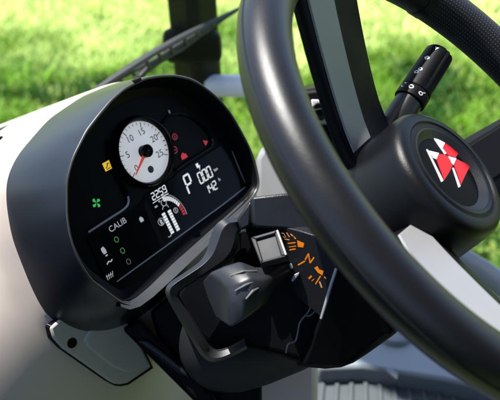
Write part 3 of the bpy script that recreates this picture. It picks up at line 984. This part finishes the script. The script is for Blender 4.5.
# orange symbol panel
IP = plane3(P(282, 232, 0.705), P(330, 285, 0.69), P(300, 300, 0.715))
ip = [IP.uv(*p) for p in ((279, 226), (300, 231), (316, 238), (345, 272), (336, 268), (322, 318), (296, 296), (286, 272), (289, 257))]
m_ = MB()
ip = [IP.uv(*p) for p in ((279, 226), (300, 231), (316, 236), (337, 268), (322, 318), (297, 297), (285, 270), (288, 256))]
m_.prism(IP, ip, -10, 0)
pan = m_.build('symbol_panel', M_DGREY, col, bevel=0.0008)
def icons(polys, strokes, mname):
    b_ = MB()
    for pl in polys:
        qx, qy = sum(p[0] for p in pl) / len(pl), sum(p[1] for p in pl) / len(pl)
        b_.prism(IP, [IP.uv(qx + (p[0] - qx) * .84, qy + (p[1] - qy) * .84) for p in pl], 0.02, 0.12)
    for (l, wd) in strokes:
        b_.stroke(IP, [IP.uv(*p) for p in l], wd * .85, 0.02, 0.12)
    return b_.build('lit_symbol', mname, pan, smooth=False)
PALE = mat('icon_pale_orange', (0.35, 0.15, 0.05), 0.5, emit=(1, 0.45, 0.15), estr=0.10, spec=0.1)
icons([[(296.5, 239.5), (304.8, 243), (303.8, 248), (297.5, 247.2)], [(293.2, 235.5), (296.6, 238.6), (294.8, 239.5)]], [([(288, 243.4), (295.5, 242.6)], 1.1), ([(289, 247), (296, 246)], 0.8), ([(289.5, 250), (295.5, 248.8)], 1.2)], M_ORNG)
icons([], [([(305.2, 259.8), (308.6, 253.6)], 1.3), ([(308.6, 253.6), (310, 263)], 1.2), ([(310, 263), (314, 257.4)], 1.3), ([(298, 265), (305, 261)], 1.3)], M_ORNG)
icons([[(313.5, 267.3), (317, 265.2), (319.2, 269.4), (324.5, 271), (323, 276.2), (317.6, 272.8)]], [([(320.5, 276), (315.6, 284)], 1.1), ([(308.8, 278.6), (311.6, 275.9)], 1.6), ([(311.8, 281), (314, 279)], 0.7)], M_ORNG)
icons([], [([(319.6, 281.5), (321.8, 287.6)], 1.4), ([(324.2, 276.6), (326, 278.6)], 1.0)], PALE)
icons([], [([(281.5, 233), (284, 233.5), (286, 237.5)], 0.9), ([(286.5, 232.5), (289.5, 237)], 0.8), ([(290.5, 234), (293, 236)], 1.0), ([(284.5, 239), (289.5, 239.8)], 0.8), ([(283, 236.2), (285, 238)], 0.7)], PALE)
m_ = MB()
m_.hull2(K([(289, 264), (291.5, 263), (293.5, 268), (291, 269.5)], 0.700), K([(289, 264), (291.5, 263), (293.5, 268), (291, 269.5)], 0.708))
m_.hull2(K([(291, 281), (294, 274.5), (299.5, 272), (299, 275), (293, 282)], 0.70), K([(291, 281), (294, 274.5), (299.5, 272), (299, 275), (293, 282)], 0.708))
m_.build('retaining_tab', M_RIDGE, col, bevel=0.0006)
# boot (rounded sleeve round the lower column)
ax0, ax1 = P(290, 318, 0.80), P(208, 352, 0.90)
az = (ax1 - ax0).normalized()
BF = Frame(ax0, az.cross(VZ), az.cross(az.cross(VZ)), az)
L_ = (ax1 - ax0).length * 1000
m_ = MB()
m_.lathe(BF, [(44, -20), (47, 10), (49, L_ * .45), (48, L_ * .7), (43, L_ * .88), (34, L_ * 1.0), (20, L_ * 1.08), (2, L_ * 1.1)], 64)
m_.build('column_boot', mat('boot_grey', (0.011, 0.0115, 0.013), 0.5, spec=0.12, bump=0.3), col)
# side bracket bar
m_ = MB()
bar = [(122, 329), (139, 318.5), (179, 359), (214, 395), (225, 412), (205, 412), (152, 359)]
m_.hull2(K(bar, 0.885), K(bar, 0.925))
m_.build('side_bracket', M_BLACK, col, bevel=0.004)
m_ = MB()
bk = [(150, 312), (168, 296), (200, 278), (240, 300), (262, 360), (262, 412), (225, 412), (190, 375), (160, 345)]
m_.hull2(K(bk, 0.905), K(bk, 0.95))
m_.build('dark_backing', M_BLACK, col, bevel=0.004)  # black sheet added to keep the gap between bracket and boot dark
m_ = MB()
bar = [(137, 341), (146, 340), (181, 366), (190, 378), (178, 372)]
m_.hull2(K(bar, 0.878), K(bar, 0.89))
m_.build('bracket_rib', M_DGREY, col, bevel=0.002)

# ================================================================== SHUTTLE LEVER with U-shaped guard
gd = empty('lever_guard', P(190, 300, 0.73), 'dark U-shaped plastic guard loop on the left of the steering column', 'guard')
g_out = [(241, 217), (232, 218), (222.5, 219.5), (215, 226), (210, 239), (206, 252), (198.5, 262.5), (184.5, 272.5), (171, 281.5), (165.5, 289.5), (168, 300), (181, 323), (196.5, 348.5), (204.5, 358.5), (213, 362), (226, 359.5), (247, 349)]
g_in = [(241, 231), (240, 232), (239, 234), (238, 243), (235, 253), (227, 261.5), (212.5, 270.5), (197.5, 280), (184, 288.5), (179.8, 293.5), (181.5, 300), (194, 320), (206.5, 341), (212, 347.5), (217, 349.5), (227, 347), (244.5, 337.5)]
gz = [.722, .719, .716, .715, .714, .713, .711, .708, .705, .704, .706, .711, .717, .722, .724, .726, .73]
go = smooth3([(a, b, z) for (a, b), z in zip(g_out, gz)], 3)
gi_ = smooth3([(a, b, z) for (a, b), z in zip(g_in, gz)], 3)
m_ = MB()
m_.loft([[P(a.x, a.y, a.z + .0035), P(a.x * .70 + b.x * .30, a.y * .70 + b.y * .30, a.z - .0015), P(a.x * .16 + b.x * .84, a.y * .16 + b.y * .84, b.z + .002), P(b.x, b.y, b.z + .006), P(b.x, b.y, b.z + .022), P(a.x, a.y, a.z + .022)] for a, b in zip(go, gi_)], True, True, True)
m_.build('loop', mat('guard_grey', (0.011, 0.012, 0.014), 0.36, spec=0.35, bump=0.15, bscale=2500), gd, bevel=0.0009, seg=3, angle=28)
m_ = MB()
web = [(230, 236), (241, 233), (241, 250), (230, 262), (216, 270), (211, 271), (222, 261), (228, 250)]
m_.hull2(K(web, 0.728), K(web, 0.75))
m_.build('web_plate', M_DGREY, gd, bevel=0.002)

lv = empty('shuttle_lever', P(240, 290, 0.69), 'grey ribbed shuttle lever knob left of the orange lit symbols', 'lever')
m_ = MB()
# knob as a loft of cross-sections from its blunt left end to the neck
def sec4(pts, z):
    return [P(a, b, z + dz) for (a, b, dz) in pts]
secs = [
    [(209, 273, -.004), (217, 279, -.010), (225, 288, -.016), (227, 305, -.018), (229, 327, -.016), (216, 318, .012), (208, 300, .014), (202, 282, .012)],
    [(213, 271, -.006), (222, 277, -.013), (231, 287, -.021), (233, 304, -.022), (234, 326, -.019), (222, 320, .016), (212, 300, .018), (208, 278, .014)],
    [(224, 266, -.007), (232, 273, -.016), (240, 283, -.024), (243, 300, -.025), (244, 320, -.020), (232, 318, .02), (224, 296, .02), (220, 272, .016)],
    [(240, 261, -.006), (245, 269, -.015), (251, 278, -.023), (254, 293, -.024), (255, 312, -.018), (244, 312, .02), (238, 290, .02), (236, 268, .018)],
    [(255, 267, -.004), (258, 272, -.011), (262, 279, -.018), (265, 289, -.018), (267, 303, -.012), (258, 306, .02), (252, 288, .02), (250, 272, .018)],
    [(270, 267, .0), (272, 270, -.005), (274, 274, -.009), (276, 279, -.008), (276, 287, -.003), (270, 292, .02), (266, 282, .02), (266, 272, .018)],
    [(288, 262.5, .008), (289, 264, .006), (290, 266, .005), (291, 268, .006), (292, 270.5, .008), (288, 274, .02), (284, 270, .02), (284, 266, .018)],
]
m_.loft([sec4(s_, 0.70) for s_ in secs], True, True, True)
m_.build('knob', M_LEVER, lv, bevel=0.0022, seg=4, angle=40)
for l in ([(231, 275.5, .6835), (243, 271.5, .6825), (257, 271, .6885)], [(235, 291, .6765), (245, 285.5, .6755), (254, 281.5, .679)], [(246, 299, .675), (253, 291, .6765), (258.5, 288, .680)]):
    m_ = MB()
    m_.tube([P(a, b, z - .0006) for a, b, z in l], [0.0006, 0.0011, 0.0005], 8)
    m_.build('grip_ridge', mat('grip_ridge_grey', (0.075, 0.078, 0.083), 0.38), lv)

# ================================================================== STALK
SA, SB_ = P(398.5, 118, 0.775), P(425, 77, 0.79)
sd = (SB_ - SA).normalized()
tov = (CAM - SB_).normalized()
tov = (tov - sd * tov.dot(sd)).normalized()
lf = sd.cross(tov)
if lf.dot(XC) > 0:
    lf = -lf
MMPX = 0.79 / FPX * 1000
def cyl(s_, arc, r):
    a = arc / 13.8
    return SB_ + sd * (s_ * MMPX * 0.001) + (tov * math.cos(a) + lf * math.sin(a)) * (r * 0.00112)
stalk = empty('control_stalk', P(395, 118, 0.775), 'black stalk switch with white symbols behind the steering wheel hub', 'stalk')
m_ = MB()
def ring_at(s_, r, groove=True, n=72):
    out = []
    for k in range(n):
        ph = 2 * math.pi * k / n
        rr_ = r
        if groove:
            for c0, wd, dp in ((-0.35, 0.13, 1.4), (-0.80, 0.13, 1.4), (-1.5, 0.3, 0.8), (2.6, 0.4, .8)):
                d = (ph - (c0 % (2 * math.pi)) + math.pi) % (2 * math.pi) - math.pi
                rr_ -= dp * math.exp(-(d / wd) ** 2)
        out.append(SB_ + sd * (s_ * MMPX * 0.001) + (tov * math.cos(ph) + lf * math.sin(ph)) * (rr_ * 0.00112))
    return out
prof = [(-20.5, 11.2, 0), (-20.3, 12.4, 0), (-19.5, 12.6, 0), (-17, 12.6, 1), (0, 12.4, 1), (24, 12.1, 1), (29.5, 11.8, 1), (32, 10.6, 1), (33, 8.5, 0), (33.4, 4, 0), (33.5, 0.3, 0)]
m_.loft([ring_at(s_, r, g_) for s_, r, g_ in prof], True, True, False)
m_.build('grip', M_SPOKE, stalk, angle=50)
m_ = MB()
m_.loft([ring_at(s_, r, False) for s_, r in ((-33, 11.5), (-32.6, 12.6), (-31, 12.8), (-22, 12.8), (-21.2, 12.4), (-21, 11))], True, True, True)
m_.build('twist_ring', M_SPOKE, stalk, angle=50)
m_ = MB()
m_.loft([ring_at(s_, r, False) for s_, r in ((-75, 12), (-50, 11.5), (-33.5, 11)) ], True, True, True)
m_.build('stem', M_DGREY, stalk)
m_ = MB()
def spoly(l, r):
    A = [cyl(a, b, r) for a, b in l]
    B = [cyl(a, b, r + 0.35) for a, b in l]
    m_.hull2(A, B)
def sstroke(l, wd, r):
    for (a, b) in zip(l[:-1], l[1:]):
        dx, dy = b[0] - a[0], b[1] - a[1]
        ll = math.hypot(dx, dy) or 1
        nx, ny = -dy / ll * wd / 2, dx / ll * wd / 2
        spoly([(a[0] + nx, a[1] + ny), (a[0] - nx, a[1] - ny), (b[0] - nx, b[1] - ny), (b[0] + nx, b[1] + ny)], r)
spoly([(27.5, 7.2), (27.2, 3.4), (23.6, 5.4)], 12.0)
sstroke([(13.8, 8), (11.8, 5.8), (9.6, 8), (11.8, 10.2), (13.8, 8)], 1.2, 12.2)
sstroke([(11.6, 7.2), (12, 8.6)], 1.0, 12.2)
for c0 in ((-3.2, 7.4), (-7.6, 9.2)):
    sstroke([(c0[0] + 1.6 * math.cos(q), c0[1] + 1.6 * math.sin(q)) for q in [k * math.pi / 4 for k in range(9)]], 1.0, 12.3)
sstroke([(-4.6, 8.0), (-6.3, 8.7)], 1.0, 12.3)
RR = 12.75
sstroke([(-25.5, 15.6), (-27.5, 14.6), (-28.0, 12.4)], 0.9, RR); sstroke([(-22.6, 13.6), (-23.6, 11.2)], 0.9, RR)
sstroke([(-26 + 1.9 * math.cos(q), 5.4 + 1.9 * math.sin(q)) for q in [k * math.pi / 4 for k in range(9)]], 1.0, RR)
sstroke([(-27.2 + 1.7 * math.cos(q), -4.4 + 1.7 * math.sin(q)) for q in [k * math.pi / 4 for k in range(9)]], 0.9, RR)
sstroke([(-25.6, -5.4), (-23.2, -7.8)], 0.9, RR)
m_.build('white_symbol', M_ICON, stalk, smooth=False)

# ================================================================== STEERING WHEEL
sw = empty('steering_wheel', WH.pt(0, 0, -60), 'large black steering wheel with satin spoke plates and red badge on its hub', 'steering wheel')
RW, RT = 190.0, 18.5
def torus(mb, a0_, a1_, r, n, seg=40, closed=False, uvs=False, flatz=1.0):
    rings, uvl = [], []
    cnt = n if closed else n + 1
    for i in range(cnt):
        a = math.radians(a0_ + (a1_ - a0_) * i / n)
        rg = []
        for k in range(seg + (1 if uvs else 0)):
            q_ = 2 * math.pi * k / seg
            rg.append(WH.pt((RW + r * math.cos(q_)) * math.cos(a), (RW + r * math.cos(q_)) * math.sin(a), r * math.sin(q_) * flatz))
            uvl.append((a * RW / 3.1, q_ * r / 3.1))
        rings.append(rg)
    if closed:
        rings.append(rings[0])
        mb.loft(rings)
    elif uvs:
        nn = seg + 1
        vs = [p for r_ in rings for p in r_]
        fs = [(j * nn + i, j * nn + i + 1, (j + 1) * nn + i + 1, (j + 1) * nn + i) for j in range(cnt - 1) for i in range(seg)]
        mb.add(vs, fs, uvl)
    else:
        mb.loft(rings, True, True, True)
m_ = MB()
torus(m_, -64.5, 196, RT, 170)
rim = m_.build('rim', M_RIM, sw, angle=80)
m_ = MB()
torus(m_, -66, -162, RT + 0.6, 90, 48, uvs=True)
m_.build('leather_wrap', M_LEATH, rim, angle=80)
m_ = MB()
torus(m_, -63.6, -66.2, RT + 1.0, 6, 48)
m_.build('joint_band', M_DGREY, rim, angle=50)
m_ = MB()
torus(m_, -161.8, -164.2, RT + 1.0, 6, 48)
m_.build('joint_band', M_DGREY, rim, angle=50)
# moulding line round the tube
m_ = MB()
def ridge(phi, a0_, a1_, n=120):
    q_ = math.radians(phi)
    return [WH.pt((RW + (RT + .05) * math.cos(q_)) * math.cos(a), (RW + (RT + .05) * math.cos(q_)) * math.sin(a), (RT + .05) * math.sin(q_)) for a in [math.radians(a0_ + (a1_ - a0_) * k / n) for k in range(n + 1)]]
m_.tube(ridge(3, -60, 192), 0.0007, 6)
m_.tube(ridge(200, -60, 192), 0.0004, 6)
m_.build('mould_line', M_RIM, rim)

# hub
m_ = MB()
m_.lathe(WH, [(37.9, -17.6), (40.5, -16.6), (42.5, -17.8), (43.2, -18.2), (44.4, -17.0), (49.5, -17.4), (53.0, -19.6), (55.4, -23.5), (56.2, -29), (56.6, -52), (57.4, -72), (60, -96), (62, -112)], 128)
hub = m_.build('hub', M_HUB, sw, angle=40)
m_ = MB()
m_.lathe(WH, [(37.9, -17.6), (37.0, -17.2), (35.6, -18.0), (31.8, -21.6), (31.0, -22.0)], 128)
m_.build('badge_ring', M_DGREY, hub, angle=40)
m_ = MB()
m_.lathe(WH, [(31.1, -22.0), (15, -21.7), (0.2, -21.6)], 96)
badge = m_.build('badge', M_BADGE, hub)
def wpx(l, h=-21.5):
    return [WH.uv(400 + a / 5, 120 + b / 5, h) for a, b in l]
mr_, mw_, ms_ = MB(), MB(), MB()
for pl in ([(227, 114), (263, 126), (302, 149), (286, 176), (276, 190), (262, 182), (240, 178), (216, 142)],
           [(195, 170), (214, 172), (238, 180), (252, 202), (262, 229), (244, 264), (221, 300), (184, 200)],
           [(283, 196), (318, 213), (350, 232), (328, 272), (305, 322), (271, 228)]):
    mr_.prism(WH, wpx(pl), -21.9, -21.35)
for pl in ([(179, 93), (226, 111), (213, 139), (202, 131)], [(145, 154), (194, 166), (181, 197), (167, 190)], [(243, 182), (281, 193), (267, 225), (258, 214)]):
    ms_.prism(WH, wpx(pl), -21.9, -21.30)
for pl in ([(168, 90), (174, 91), (231, 167), (224, 172)], [(133, 147), (139, 149), (216, 303), (208, 309)], [(262, 240), (268, 240), (302, 331), (294, 337)]):
    ms_.prism(WH, wpx(pl), -21.9, -21.30)
mr_.build('red_triangles', M_RED, badge, smooth=False)
ms_.build('silver_edges', M_CHROME, badge, smooth=False)

# spokes: a dark body from the hub to the rim with a satin plate on its face
def spoke(root, tip, hr, ht, body_root, body_tip, drop, plate_m, name='spoke', ext=0):
    # root / tip: plate edges (two points), body_*: body edges; heights in mm along the wheel axis
    def Lp(a, b, t):
        return (a[0] + (b[0] - a[0]) * t, a[1] + (b[1] - a[1]) * t)
    ring_, pl = [], []
    for k in range(ext, 9):
        t = k / 8
        h = hr + (ht - hr) * (max(t, 0) ** 1.15)
        p0, p1 = Lp(root[0], tip[0], t), Lp(root[1], tip[1], t)
        b0, b1 = Lp(body_root[0], body_tip[0], t), Lp(body_root[1], body_tip[1], t)
        ring_.append([WH.pt(*b0, h - drop * .45), WH.pt(*p0, h - 1.5), WH.pt(*p1, h - 1.5), WH.pt(*b1, h - drop * .5), WH.pt(*Lp(b1, p1, .3), h - drop * 1.2), WH.pt(*Lp(b0, p0, .3), h - drop * 1.2)])
        if k >= 0:
            pl.append([WH.pt(*Lp(p0, p1, .03), h - 1.4), WH.pt(*Lp(p0, p1, .05), h + .3), WH.pt(*Lp(p0, p1, .95), h + .3), WH.pt(*Lp(p0, p1, .97), h - 1.4)])
    b_ = MB()
    b_.loft(ring_, True, True, True)
    o = b_.build(name, M_SPOKE, sw, bevel=0.002, angle=30)
    b_ = MB()
    b_.loft(pl, True, True, True)
    b_.build('spoke_plate', plate_m, o, bevel=0.0005, angle=30)
    return o
spoke([(62, 7), (53, -30)], [(185, -26), (166, -60)], -60, 8, [(63, 11), (46, -84)], [(188, -20), (146, -96)], 11, M_PLATE, ext=-3)
spoke([(14, 77), (1, 41)], [(-41, 191), (-83, 137)], -45, 4, [(24, 84), (-24, 30)], [(-34, 188), (-94, 122)], 12, M_PLATE)
spoke([(-10, -60), (-42, -42)], [(-58, -168), (-92, -150)], -50, -4, [(0, -62), (-55, -34)], [(-56, -176), (-112, -138)], 24, M_SPOKE)
